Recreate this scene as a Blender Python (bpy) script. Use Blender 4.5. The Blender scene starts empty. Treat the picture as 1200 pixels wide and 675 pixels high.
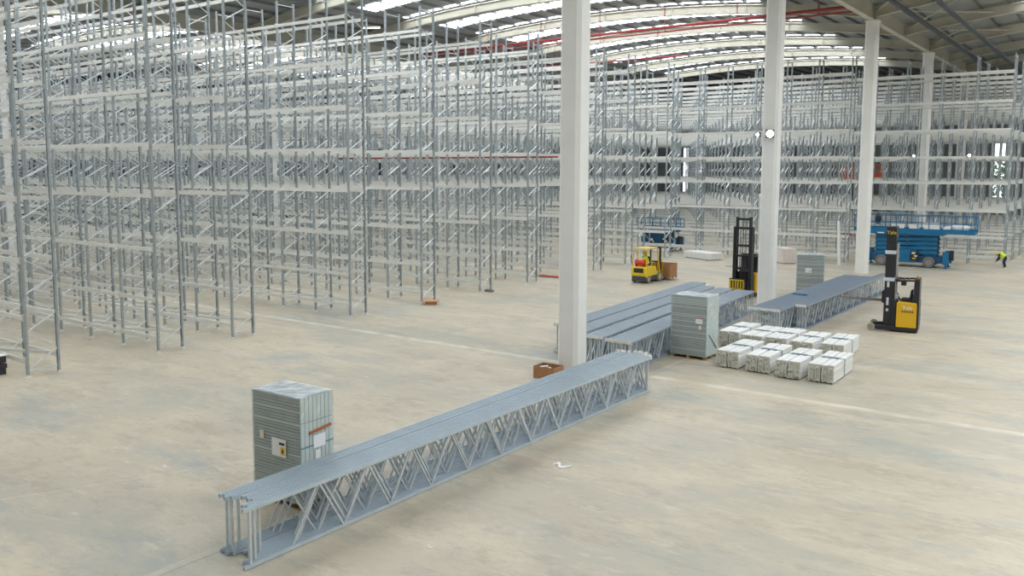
import bpy, math, random
from mathutils import Vector, Matrix
random.seed(7)
sc = bpy.context.scene
C = sc.collection
# ---------------------------------------------------------------- camera
cam = bpy.data.objects.new('camera', bpy.data.cameras.new('camera')); C.objects.link(cam)
FWD = Vector((-0.5826653860, 0.8062978866, -0.1019056718))
RGT = Vector((0.8102457686, 0.5860737815, 0.0043951221))
UPV = Vector((-0.0632680201, 0.0800077539, 0.9947843570))
cam.matrix_world = Matrix(((RGT.x, UPV.x, -FWD.x, 0), (RGT.y, UPV.y, -FWD.y, 0), (RGT.z, UPV.z, -FWD.z, 6.9478), (0, 0, 0, 1)))
cam.data.sensor_width = 36; cam.data.lens = 1012.70 * 36 / 1200
cam.data.shift_x = (600 - 602.53) / 1200; cam.data.shift_y = (305.15 - 337.5) / 1200
cam.data.clip_end = 500
sc.camera = cam
# ---------------------------------------------------------------- world, exposure
w = bpy.data.worlds.new('world'); sc.world = w; w.use_nodes = True
w.node_tree.nodes['Background'].inputs[0].default_value = (0.80, 0.90, 1.0, 1)
w.node_tree.nodes['Background'].inputs[1].default_value = 3.0
vs = sc.view_settings; vs.view_transform = 'Standard'; vs.look = 'None'; vs.gamma = 1; vs.use_curve_mapping = False
vs.exposure = 0.34
SKYLIGHT = 8.0
try:
    sc.cycles.use_denoising = True; sc.cycles.max_bounces = 8; sc.cycles.diffuse_bounces = 5
    sc.cycles.sample_clamp_indirect = 6
except Exception: pass

# ---------------------------------------------------------------- materials
def mat(name, col, rough=0.6, metal=0.0, emit=None, es=1.0, noise=0, nscale=4.0, ncol=None, bump=0, alpha=None, stretch=None, spec=None):
    m = bpy.data.materials.new(name); m.use_nodes = True
    nt = m.node_tree; b = nt.nodes['Principled BSDF']
    b.inputs['Base Color'].default_value = (*col, 1); b.inputs['Roughness'].default_value = rough
    b.inputs['Metallic'].default_value = metal
    if spec is not None: b.inputs['Specular IOR Level'].default_value = spec
    if emit: b.inputs['Emission Color'].default_value = (*emit, 1); b.inputs['Emission Strength'].default_value = es
    if alpha is not None: b.inputs['Alpha'].default_value = alpha
    if noise:
        tc = nt.nodes.new('ShaderNodeTexCoord'); mp = nt.nodes.new('ShaderNodeMapping')
        if stretch: mp.inputs['Scale'].default_value = stretch
        n = nt.nodes.new('ShaderNodeTexNoise'); n.inputs['Scale'].default_value = nscale; n.inputs['Detail'].default_value = 5
        r = nt.nodes.new('ShaderNodeMapRange'); r.inputs[1].default_value = .3; r.inputs[2].default_value = .7
        mx = nt.nodes.new('ShaderNodeMix'); mx.data_type = 'RGBA'
        c2 = ncol or tuple(max(0, c * (1 - noise)) for c in col)
        mx.inputs[6].default_value = (*col, 1); mx.inputs[7].default_value = (*c2, 1)
        L = nt.links.new
        L(tc.outputs['Object'], mp.inputs[0]); L(mp.outputs[0], n.inputs['Vector']); L(n.outputs['Fac'], r.inputs[0]); L(r.outputs[0], mx.inputs[0]); L(mx.outputs[2], b.inputs['Base Color'])
        if bump:
            bp = nt.nodes.new('ShaderNodeBump'); bp.inputs['Strength'].default_value = bump
            L(n.outputs['Fac'], bp.inputs['Height']); L(bp.outputs[0], b.inputs['Normal'])
    return m
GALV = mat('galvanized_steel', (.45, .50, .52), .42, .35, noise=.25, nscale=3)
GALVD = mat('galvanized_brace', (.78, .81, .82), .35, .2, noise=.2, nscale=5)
BLUEG = mat('blue_grey_coated_steel', (.50, .56, .61), .38, .35, noise=.12, nscale=3)
BLUEW = mat('blue_grey_brace', (.70, .75, .78), .34, .4, noise=.2, nscale=5)
CREAM = mat('cream_beam_paint', (.78, .775, .73), .45, 0, noise=.1, nscale=2)
PLATE = mat('pale_foot_plate', (.78, .77, .74), .5)
COLM = mat('white_column_paint', (.85, .845, .815), .45, 0, noise=.06, nscale=1.5)
RAFT = mat('cream_roof_steel', (.56, .535, .45), .5, 0, noise=.08, nscale=.7)
PURL = mat('grey_purlin', (.22, .22, .23), .5, .3)
SHEET = mat('roof_sheet', (.36, .38, .38), .55, 0, noise=.15, nscale=.3, stretch=(1, 12, 1))
WALLM = mat('wall_panel', (.62, .62, .58), .7, 0, noise=.08, nscale=.5)
WALLB = mat('dark_blue_wall', (.05, .085, .12), .6, 0, noise=.3, nscale=.3)
SKYL = mat('rooflight', (.9, .95, 1), .4, 0, emit=(.90, .95, 1.0), es=SKYLIGHT)
RED = mat('red_pipe_paint', (.32, .04, .04), .45)
DARK = mat('dark_duct', (.045, .055, .065), .5)
BLACK = mat('black_paint', (.018, .019, .024), .38)
BLACK2 = mat('black_chain', (.05, .05, .055), .5, .4)
RUBBER = mat('rubber', (.035, .034, .033), .8, noise=.3)
GREYTYRE = mat('grey_tyre', (.20, .19, .18), .8, noise=.3, nscale=8)
HUB = mat('wheel_hub', (.27, .27, .27), .5)
YEL = mat('yellow_paint', (.80, .56, .01), .35)
YELD = mat('amber_yellow_paint', (.72, .42, .01), .35)
BLUE = mat('blue_paint', (.005, .17, .36), .4, noise=.25, nscale=2)
BLUED = mat('dark_blue_paint', (.004, .07, .16), .45)
WHITE = mat('white_paper', (.82, .82, .82), .6)
ORANGE = mat('orange_paint', (.62, .10, .03), .45)
REDT = mat('red_gas_bottle', (.75, .03, .015), .35)
WOOD = mat('pallet_wood', (.42, .28, .15), .75, noise=.35, nscale=6)
CARD = mat('cardboard', (.44, .22, .10), .8, noise=.2, nscale=4)
PANEL = mat('grey_shelf_panel', (.43, .49, .47), .5, .15, noise=.25, nscale=3)
PANEL2 = mat('grey_shelf_panel_light', (.52, .58, .555), .45, .15)
PANEL3 = mat('grey_shelf_panel_dull', (.36, .42, .41), .5, .15)
PANELL = mat('pale_wrapped_edge', (.60, .68, .65), .4, .1, noise=.12, nscale=4)
FILM = mat('stretch_film', (.80, .84, .85), .18, 0, noise=.2, nscale=5, bump=.5, alpha=.16)
FILMT = mat('stretch_film_top', (.74, .80, .82), .2, 0, noise=.35, nscale=4, bump=.6, alpha=.6)
GAPM = mat('dark_layer_gap', (.13, .16, .16), .7)
BEAMW = mat('white_beam_paint', (.84, .84, .81), .4, 0, noise=.06, nscale=3)
BEAMG = mat('grey_beam_end', (.58, .57, .50), .5)
STRAP = mat('blue_grey_strap', (.16, .22, .28), .5)
HIVIS = mat('hi_vis_yellow', (.62, .80, .03), .6)
SKIN = mat('skin', (.5, .3, .2), .6)
NAVY = mat('navy_cloth', (.02, .025, .05), .8)
HELM = mat('yellow_helmet', (.85, .65, .02), .35)
LAMP = mat('lamp_glow', (1, 1, 1), .4, emit=(.95, 1, 1), es=60)
LAMPS = mat('lamp_glow_small', (1, 1, 1), .4, emit=(.95, .97, 1), es=14)
LAMPP = mat('pink_white_lamp', (1, 1, 1), .4, emit=(1, .82, .92), es=5)
GLASSM = mat('window_glass', (.8, .9, .95), .05, 0, alpha=.15)
LEAF = mat('leaves', (.14, .30, .05), .8, noise=.6, nscale=1)
GRASS = mat('grass', (.10, .20, .05), .9, noise=.4, nscale=.5)

def floor_material():
    m = bpy.data.materials.new('polished_concrete'); m.use_nodes = True
    nt = m.node_tree; b = nt.nodes['Principled BSDF']; L = nt.links.new
    N = nt.nodes.new
    tc = N('ShaderNodeTexCoord')
    def noise(scale, st=(1, 1, 1), det=6, rot=0, rough=.55):
        mp = N('ShaderNodeMapping'); mp.inputs['Scale'].default_value = st; mp.inputs['Rotation'].default_value = (0, 0, rot)
        n = N('ShaderNodeTexNoise'); n.inputs['Scale'].default_value = scale; n.inputs['Detail'].default_value = det; n.inputs['Roughness'].default_value = rough
        L(tc.outputs['Object'], mp.inputs[0]); L(mp.outputs[0], n.inputs['Vector']); return n.outputs['Fac']
    def rng(v, a, c):
        r = N('ShaderNodeMapRange'); r.inputs[1].default_value = a; r.inputs[2].default_value = c; L(v, r.inputs[0]); return r.outputs[0]
    def mix(f, a, c):
        x = N('ShaderNodeMix'); x.data_type = 'RGBA'
        if isinstance(f, float): x.inputs[0].default_value = f
        else: L(f, x.inputs[0])
        for i, v in ((6, a), (7, c)):
            if isinstance(v, tuple): x.inputs[i].default_value = (*v, 1)
            else: L(v, x.inputs[i])
        return x.outputs[2]
    def mul(v, k):
        x = N('ShaderNodeMath'); x.operation = 'MULTIPLY'; L(v, x.inputs[0])
        if isinstance(k, float): x.inputs[1].default_value = k
        else: L(k, x.inputs[1])
        return x.outputs[0]
    c = mix(rng(noise(.10), .38, .62), (.465, .41, .315), (.55, .475, .355))
    c = mix(mul(rng(noise(.14, (1, 2.0, 1), 7, .25), .46, .60), .7), c, (.385, .375, .315))
    c = mix(mul(rng(noise(.55, (.6, 1.3, 1), 8, .12, .68), .48, .62), .6), c, (.60, .525, .40))
    c = mix(mul(rng(noise(1.1, (.65, 1.3, 1), 10, -.25, .78), .52, .64), .55), c, (.31, .295, .25))
    c = mix(mul(rng(noise(.42, (.7, 1.3, 1), 10, .1, .8), .535, .60), .5), c, (.36, .29, .215))
    c = mix(mul(rng(noise(.24, (.6, 1.4, 1), 10, .5, .78), .53, .62), .6), c, (.30, .335, .33))
    c = mix(mul(rng(noise(5, (.7, 1.2, 1), 6, 0, .7), .48, .66), .3), c, (.37, .345, .28))
    c = mix(mul(rng(noise(2.0, (.5, 1.5, 1), 8, .2, .75), .56, .66), .45), c, (.66, .60, .48))
    sp = N('ShaderNodeSeparateXYZ'); L(tc.outputs['Object'], sp.inputs[0])
    def line(sock, pos, hw):
        s = N('ShaderNodeMath'); s.operation = 'SUBTRACT'; L(sock, s.inputs[0]); s.inputs[1].default_value = pos
        a = N('ShaderNodeMath'); a.operation = 'ABSOLUTE'; L(s.outputs[0], a.inputs[0])
        l = N('ShaderNodeMath'); l.operation = 'LESS_THAN'; L(a.outputs[0], l.inputs[0]); l.inputs[1].default_value = hw
        return l.outputs[0]
    wear = rng(noise(.8, (1, 1, 1), 5), .3, .6)
    c = mix(mul(mul(line(sp.outputs[1], 26.28, .20), wear), .75), c, (.70, .64, .52))
    c = mix(mul(line(sp.outputs[0], -13.28, .012), .7), c, (.20, .19, .17))
    c = mix(mul(mul(line(sp.outputs[0], -13.40, .10), wear), .5), c, (.66, .60, .49))
    c = mix(mul(line(sp.outputs[1], 26.13, .012), .7), c, (.30, .28, .24))
    # a pale crooked crack line across the open floor
    dx = N('ShaderNodeMath'); dx.operation = 'MULTIPLY_ADD'; L(sp.outputs[0], dx.inputs[0]); dx.inputs[1].default_value = -2.22; dx.inputs[2].default_value = 0
    dd = N('ShaderNodeMath'); dd.operation = 'ADD'; L(dx.outputs[0], dd.inputs[0]); L(sp.outputs[1], dd.inputs[1])
    c = mix(mul(mul(line(dd.outputs[0], 50.45, .09), wear), .4), c, (.66, .60, .49))
    L(c, b.inputs['Base Color'])
    r = N('ShaderNodeMapRange'); r.inputs[3].default_value = .34; r.inputs[4].default_value = .6; L(noise(.3, (1, 2, 1), 5), r.inputs[0]); L(r.outputs[0], b.inputs['Roughness'])
    b.inputs['Specular IOR Level'].default_value = .35
    return m
FLOOR = floor_material()

# ---------------------------------------------------------------- mesh helpers
class MB:
    def __init__(s): s.v = []; s.f = []; s.m = []
    def add(s, vs, fs, mi=0):
        o = len(s.v); s.v += [tuple(v) for v in vs]; s.f += [tuple(i + o for i in f) for f in fs]; s.m += [mi] * len(fs); return s
    def box(s, x0, x1, y0, y1, z0, z1, mi=0):
        v = [(x0, y0, z0), (x1, y0, z0), (x1, y1, z0), (x0, y1, z0), (x0, y0, z1), (x1, y0, z1), (x1, y1, z1), (x0, y1, z1)]
        return s.add(v, [(0, 3, 2, 1), (4, 5, 6, 7), (0, 1, 5, 4), (1, 2, 6, 5), (2, 3, 7, 6), (3, 0, 4, 7)], mi)
    def bar(s, a, b, w, h, mi=0, up=(0, 0, 1)):
        a = Vector(a); b = Vector(b); d = (b - a).normalized(); u = Vector(up)
        if abs(d.dot(u)) > .95: u = Vector((1, 0, 0))
        r = d.cross(u).normalized() * (w / 2); t = r.cross(d).normalized() * (h / 2)
        v = [a - r - t, a + r - t, a + r + t, a - r + t, b - r - t, b + r - t, b + r + t, b - r + t]
        return s.add(v, [(0, 1, 2, 3), (7, 6, 5, 4), (0, 4, 5, 1), (1, 5, 6, 2), (2, 6, 7, 3), (3, 7, 4, 0)], mi)
    def tube(s, pts, r, n=8, mi=0):
        pts = [Vector(p) for p in pts]; o = len(s.v)
        for i, p in enumerate(pts):
            d = (pts[min(i + 1, len(pts) - 1)] - pts[max(i - 1, 0)]).normalized()
            u = Vector((0, 0, 1)) if abs(d.z) < .9 else Vector((1, 0, 0))
            a = d.cross(u).normalized(); b = a.cross(d)
            rr = r[i] if isinstance(r, (list, tuple)) else r
            for k in range(n):
                t = 2 * math.pi * k / n; s.v.append(tuple(p + a * math.cos(t) * rr + b * math.sin(t) * rr))
        for i in range(len(pts) - 1):
            for k in range(n):
                k2 = (k + 1) % n; s.f.append((o + i * n + k, o + i * n + k2, o + (i + 1) * n + k2, o + (i + 1) * n + k)); s.m.append(mi)
        s.f.append(tuple(o + k for k in range(n))[::-1]); s.m.append(mi)
        e = o + (len(pts) - 1) * n; s.f.append(tuple(e + k for k in range(n))); s.m.append(mi)
        return s
    def prism(s, prof, axis, a, b, mi=0):      # profile of 2-D points extruded along an axis
        n = len(prof)
        def P(p, t):
            return (t, p[0], p[1]) if axis == 'x' else (p[0], t, p[1]) if axis == 'y' else (p[0], p[1], t)
        v = [P(p, a) for p in prof] + [P(p, b) for p in prof]
        return s.add(v, [tuple(range(n))[::-1], tuple(range(n, 2 * n))] + [(i, (i + 1) % n, n + (i + 1) % n, n + i) for i in range(n)], mi)
    def mesh(s, name, mats):
        me = bpy.data.meshes.new(name); me.from_pydata(s.v, [], s.f)
        for m in (mats if isinstance(mats, (list, tuple)) else [mats]): me.materials.append(m)
        me.polygons.foreach_set('material_index', s.m)
        import bmesh
        bm = bmesh.new(); bm.from_mesh(me); bmesh.ops.recalc_face_normals(bm, faces=bm.faces); bm.to_mesh(me); bm.free()
        me.update(); return me
    def build(s, name, mats, parent=None, bevel=0):
        o = bpy.data.objects.new(name, s.mesh(name, mats)); C.objects.link(o); o.parent = parent
        if bevel:
            md = o.modifiers.new('bevel', 'BEVEL'); md.width = bevel; md.segments = 2; md.limit_method = 'ANGLE'
        return o
def link(name, me, parent=None, loc=(0, 0, 0), rz=0):
    o = bpy.data.objects.new(name, me); C.objects.link(o); o.parent = parent; o.location = loc; o.rotation_euler = (0, 0, rz); return o
def thing(name, label, cat, loc=(0, 0, 0), rz=0, group=None):
    o = bpy.data.objects.new(name, None); C.objects.link(o); o.location = loc; o.rotation_euler = (0, 0, rz); o.empty_display_size = .2
    o['label'] = label; o['category'] = cat
    if group: o['group'] = group
    return o
def tag(o, label, cat, group=None, kind=None):
    o['label'] = label; o['category'] = cat
    if group: o['group'] = group
    if kind: o['kind'] = kind
    return o
def struct(o, label=None):
    o['kind'] = 'structure'
    if label: o['label'] = label
    return o
def kids(o): return [c for c in ALLREG.get(o.name, [])]
def copy_tree(o, parent=None):
    c = o.copy(); C.objects.link(c); c.parent = parent
    for ch in list(o.children): copy_tree(ch, c)
    return c

# ================================================================ THE HALL
XL, XV1, XV2, XR = -99.8, -57.7, -15.61, 26.5
Y0, Y1 = -13.35, 121.05
COLP = 19.194; CY0 = 25.05
fl = MB().box(XL, XR, Y0, Y1, -.3, 0).build('floor', FLOOR); struct(fl)
TOPZ = 21.5
struct(MB().box(XL - .3, XL, Y0, Y1, 0, TOPZ).build('wall_left', WALLB))
struct(MB().box(XR, XR + .3, Y0, Y1, 0, TOPZ).build('wall_right', WALLM))
struct(MB().box(XL, XR, Y0 - .3, Y0, 0, TOPZ).build('wall_front', WALLM))
# back wall with window openings
wins = [(-15.0, -13.2, 3.2, 10.9), (-56.2, -54.9, 3.2, 10.6), (-54.1, -52.9, 3.2, 10.6)]
bw = MB(); xs = [XL]
for a, b, z0, z1 in sorted(wins):
    bw.box(xs[-1], a, Y1, Y1 + .3, 0, TOPZ); bw.box(a, b, Y1, Y1 + .3, 0, z0); bw.box(a, b, Y1, Y1 + .3, z1, TOPZ); xs.append(b)
bw.box(xs[-1], XR, Y1, Y1 + .3, 0, TOPZ)
struct(bw.build('wall_back', mat('grey_back_wall', (.30, .315, .31), .7, 0, noise=.1, nscale=.5)))
for i, (a, b, z0, z1) in enumerate(wins):
    f = MB()
    for x in (a, (a + b) / 2 - .03, b - .06): f.box(x, x + .06, Y1 + .05, Y1 + .2, z0, z1)
    z = z0
    while z < z1: f.box(a, b, Y1 + .06, Y1 + .19, z, z + .05); z += 1.25
    wf = struct(f.build('window_%d' % (i + 1), COLM))
    struct(MB().box(a, b, Y1 + .11, Y1 + .13, z0, z1).build('window_glass', GLASSM, wf))
gr = struct(MB().box(-110, 40, Y1 + .3, Y1 + 60, -.4, -.1).build('ground', GRASS))
# trees outside the windows
def tree(x, y, h, r, label):
    t = thing('tree', label, 'tree', (x, y, -.1), 0, 'trees outside the back windows')
    MB().tube([(0, 0, 0), (.1, 0, h * .4), (0, .1, h * .7)], [.25, .18, .08], 8).build('trunk', WOOD, t)
    f = MB(); rr = random.Random(int(x * 7))
    for i in range(900):
        u = Vector((rr.gauss(0, 1), rr.gauss(0, 1), rr.gauss(0, 1))).normalized() * r * rr.uniform(.55, 1)
        u.z *= (h * .42) / r; p = Vector((0, 0, h * .58)) + u
        a = Vector((rr.uniform(-1, 1), rr.uniform(-1, 1), rr.uniform(-1, 1))).normalized() * .28; b = a.cross(Vector((rr.uniform(-1, 1), .3, 1))).normalized() * .2
        f.add([p - a, p - b, p + a, p + b], [(0, 1, 2, 3)])
    f.build('foliage', LEAF, t)
tree(-14.5, Y1 + 7, 9, 2.6, 'green tree seen through the back window near the right rack ends')
tree(-55.5, Y1 + 6, 7, 2.4, 'green tree seen through the narrow middle back windows')

def zraf(X, xa, xb):
    u = (X - (xa + xb) / 2) / ((xb - xa) / 2); return 19.3 - 1.75 * u * u
spans = [(XL, XV1), (XV1, XV2), (XV2, XR)]
RY = [CY0 + COLP / 2 * k for k in range(-3, 10)]
nwin = len(wins)
for si, (xa, xb) in enumerate(spans):
    n = 28; X = [xa + (xb - xa) * i / n for i in range(n + 1)]
    # roof sheet
    m = MB()
    for i in range(n):
        m.add([(X[i], Y0, zraf(X[i], xa, xb) + .86), (X[i + 1], Y0, zraf(X[i + 1], xa, xb) + .86), (X[i + 1], Y1, zraf(X[i + 1], xa, xb) + .86), (X[i], Y1, zraf(X[i], xa, xb) + .86),
               (X[i], Y0, zraf(X[i], xa, xb) + 1.0), (X[i + 1], Y0, zraf(X[i + 1], xa, xb) + 1.0), (X[i + 1], Y1, zraf(X[i + 1], xa, xb) + 1.0), (X[i], Y1, zraf(X[i], xa, xb) + 1.0)],
              [(0, 1, 2, 3), (7, 6, 5, 4)])
    struct(m.build('ceiling', SHEET))
    # curved I-section rafter
    def section(b0, b1, hw):
        m = MB(); vs = []
        for i in range(n + 1):
            z = zraf(X[i], xa, xb); vs += [(X[i], -hw, z + b0), (X[i], hw, z + b0), (X[i], hw, z + b1), (X[i], -hw, z + b1)]
        fs = []
        for i in range(n):
            for k in range(4): fs.append((4 * i + k, 4 * i + (k + 1) % 4, 4 * i + 4 + (k + 1) % 4, 4 * i + 4 + k))
        return vs, fs
    m = MB()
    for b0, b1, hw in ((0, .05, .17), (.05, .62, .02), (.62, .67, .17)): m.add(*section(b0, b1, hw))
    for i in range(2, n - 1, 4): m.box(X[i] - .01, X[i] + .01, -.16, .16, zraf(X[i], xa, xb) + .03, zraf(X[i], xa, xb) + .64)
    me = m.mesh('ceiling_rafter', RAFT)
    for y in RY[:-1]: struct(link('ceiling_rafter', me, None, (0, y, 0)))
    # purlins
    pm = MB().box(-.035, .035, Y0, Y1, 0, .19).box(-.035, .07, Y0, Y1, 0, .012).mesh('ceiling_purlin', PURL)
    np_ = 24
    for i in range(1, np_):
        x = xa + (xb - xa) * i / np_; struct(link('ceiling_purlin', pm, None, (x, 0, zraf(x, xa, xb) + .67)))
    # rooflights
    lo, hi = xa + 7.9, xb - 7.9; k = 20
    for yi, y in enumerate(RY[:-2]):
        m = MB()
        for (o0, o1) in ((3.9, 5.9), (8.95, 9.42)):
            for i in range(k):
                a = lo + (hi - lo) * i / k; b = lo + (hi - lo) * (i + 1) / k
                za = zraf(a, xa, xb) + .845; zb = zraf(b, xa, xb) + .845
                m.add([(a, y + o0, za), (b, y + o0, zb), (b, y + o1, zb), (a, y + o1, za)], [(3, 2, 1, 0)])
        nwin += 1
        struct(m.build('window_%d' % nwin, SKYL))
# valley girders
for xv in (XV1, XV2):
    m = MB()
    m.box(xv - .2, xv + .2, Y0, Y1, 17.33, 17.40); m.box(xv - .03, xv + .03, Y0, Y1, 17.40, 18.45); m.box(xv - .2, xv + .2, Y0, Y1, 18.45, 18.52)
    for y in RY: m.box(xv - .18, xv + .18, y - .015, y + .015, 17.38, 18.47)
    struct(m.build('ceiling_girder', RAFT))
# roof bracing tubes in the near-right span
m = MB()
for k in range(2, 9):
    y = RY[k]
    m.tube([(XV2 + .2, y, 18.0), (XV2 + 6, y + COLP / 2, 18.75)], .07, 6); m.tube([(XV2 + .2, y + COLP / 2, 18.0), (XV2 + 6, y, 18.75)], .07, 6)
    m.tube([(XV2 + 6, y, 18.75), (XV2 + 12, y + COLP / 2, 19.3)], .07, 6)
struct(m.build('ceiling_bracing', RAFT))
# columns
def column_mesh():
    m = MB(); hw = .40; c = .13
    pr = [(-hw + c, -hw), (hw - c, -hw), (hw, -hw + c), (hw, hw - c), (hw - c, hw), (-hw + c, hw), (-hw, hw - c), (-hw, -hw + c)]
    m.prism(pr, 'z', 0.0, 17.25)
    m.box(-.46, .46, -.46, .46, 17.25, 17.33)
    m.box(-.43, .43, -.43, .43, 0, .05)
    return m.mesh('pillar', COLM)
cme = column_mesh()
cn = 0
for xv, ys_ in ((XV2, [CY0 + COLP * k for k in range(-2, 6)]), (XV1, [CY0 + .2, 45.9, 66.3, 82.63, 101.82])):
    for y in ys_:
        if y < Y0 + 1 or y > Y1 - 1: continue
        struct(link('pillar', cme, None, (xv, y, 0)))

# ================================================================ RACKING
BAY, D, H = 2.4558, 1.10, 15.37
LEV = [.58, 2.05, 4.0, 6.05, 8.0, 10.0, 12.06, 14.15]
def post_prof(sy, w_=.052, g=.012):      # C section with a centre groove, web facing sy
    d_ = .072
    return [(-w_, 0), (-w_ * .35, 0), (-w_ * .23, g * sy), (w_ * .23, g * sy), (w_ * .35, 0), (w_, 0), (w_, d_ * sy), (w_ * .6, d_ * sy), (w_ * .6, .03 * sy), (-w_ * .6, .03 * sy), (-w_ * .6, d_ * sy), (-w_, d_ * sy)]
def post_mb(y, sy, h=H, w_=.052, g=.012):
    m = MB(); m.prism([(a, b + y) for a, b in post_prof(sy, w_, g)], 'z', 0.006, h); return m
BRW = (.058, .036)
def brace_mb(h=H, n=12, flip=False):
    m = MB(); p = h / n; A, B_ = (D - .05, .05) if flip else (.05, D - .05)
    m.bar((0, .05, .22), (0, D - .05, .22), .04, .04)
    z = .26
    for k in range(n):
        m.bar((-.012, A, z), (-.012, B_, z + p / 2 - .05), BRW[0], .034); m.bar((.014, B_, z + p / 2), (.014, A, z + p - .05), BRW[1], .03); z += p
        if z + p > h: break
    m.bar((0, .05, h - .15), (0, D - .05, h - .15), .04, .04)
    return m
def foot_mb():
    m = MB()
    for y in (.03, D - .03): m.box(-.10, .10, y - .08, y + .08, 0, .012).box(-.06, .06, y - .05, y + .05, .012, .07)
    return m
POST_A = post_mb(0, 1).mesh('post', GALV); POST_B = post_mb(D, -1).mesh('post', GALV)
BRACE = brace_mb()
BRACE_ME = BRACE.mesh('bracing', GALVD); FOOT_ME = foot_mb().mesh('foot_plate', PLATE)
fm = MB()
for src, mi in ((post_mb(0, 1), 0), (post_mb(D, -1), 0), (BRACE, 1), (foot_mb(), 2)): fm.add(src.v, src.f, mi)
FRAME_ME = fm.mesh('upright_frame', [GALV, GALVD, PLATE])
def beam_at(m, x0, y, z, h=.145):
    x0 += .055; x1 = x0 + BAY - .11
    m.box(x0, x1, y - .025, y + .025, z - h / 2, z + h / 2)
    for x in (x0 - .045, x1 + .005): m.box(x, x + .04, y - .032, y + .032, z - .12, z + .12)
BEAM_ME = {}
bm_ = MB(); beam_at(bm_, 0, 0, 0); BEAM = bm_.mesh('shelf_beam', CREAM)
def rack_row(label, Y, X1, nb, near=False, group=None, individual=100, sub=0, seed=0):
    """row whose last frame stands at X1, running nb bays to the left"""
    r = thing('pallet_rack_row', label, 'pallet rack', (X1, Y, 0), 0, group)
    r.scale.z = 1 + .027 * max(-.6, (Y - 34) / 40)
    for k in range(nb + 1):
        x = -k * BAY
        if k < sub:
            f = link('upright_frame', BRACE_ME, r, (x, 0, 0)); link('post', POST_A, f); link('post', POST_B, f); link('foot_plate', FOOT_ME, f)
        else: link('upright_frame', FRAME_ME, r, (x, 0, 0))
    rest = MB(); cnt = 0
    order = [(k, z, s) for k in range(nb) for z in LEV for s in (0, 1)]
    for k, z, s in order:
        x = -(k + 1) * BAY; y = -.028 if s == 0 else D + .028
        if cnt < individual: link('shelf_beam', BEAM, r, (x, y, z)); cnt += 1
        else: beam_at(rest, x, y, z)
    if rest.v:
        o = rest.build('shelf_beams', CREAM, r); o['kind'] = 'stuff'
    # flat diagonal ties between the lowest beams
    t = MB()
    for k in range(nb): t.bar((-(k + 1) * BAY + .06, .06, LEV[0] + .09), (-k * BAY - .06, D - .06, LEV[0] + .09), .045, .11)
    t.build('plan_tie', CREAM, r)
    return r
def nbays(Y, X1): return max(3, min(27, int((2.31 * (Y + 1) + 8 - abs(X1)) / BAY) + 2))
LEFT = [(13.52, -29.96, 'nearest rack row, whose end frame stands by the dark boxes at the floor edge'),
        (18.42, -30.15, 'rack row second along the open floor, with a wide gap towards the nearest row'),
        (21.84, -30.24, 'rack row standing close behind the second one, before the widest aisle'),
        (28.62, -30.40, 'rack row just beyond the widest aisle, its end frame alone on the pale floor line'),
        (33.84, -30.51, 'rack row with a broken orange carton lying at its end frame'),
        (39.03, -30.67, 'rack row with a small grey block between the feet of its end frame'),
        (43.91, -30.75, 'rack row whose end frame stands just before the nearest white pillar'),
        (48.05, -30.80, 'rack row whose end is hidden behind the nearest white pillar, red mat at its foot'),
        (52.23, -30.88, 'rack row whose end frame rises just past the nearest white pillar'),
        (57.13, -31.04, 'rack row whose end frame stands beside the yellow counterbalance forklift'),
        (64.10, -31.20, 'rack row whose end frame stands in front of the smaller blue scissor lift')]
for i, (Y, X1, lab) in enumerate(LEFT):
    rack_row(lab, Y, X1, nbays(Y, X1), group='rack rows ending along the open floor', individual=90, sub=(3 if i < 6 else 1))
rack_row('long rack row behind the pallets of white beams, ending at the leaning white post', 68.6, -18.2, 30, individual=90, group='rack rows across the back')
rack_row('longest front rack row of the back block, behind the big blue scissor lift', 73.9, -8.05, 35, individual=90, group='rack rows across the back')
names = ['second', 'third', 'fourth', 'fifth', 'sixth', 'seventh', 'eighth', 'hindmost']
for i in range(8):
    Y = 78.8 + 4.9 * i
    rack_row('rack row standing %s behind the big blue scissor lift in the back block' % names[i], Y, -8.05 + .03 * i, 35, individual=0, group='rack rows across the back')

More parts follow.
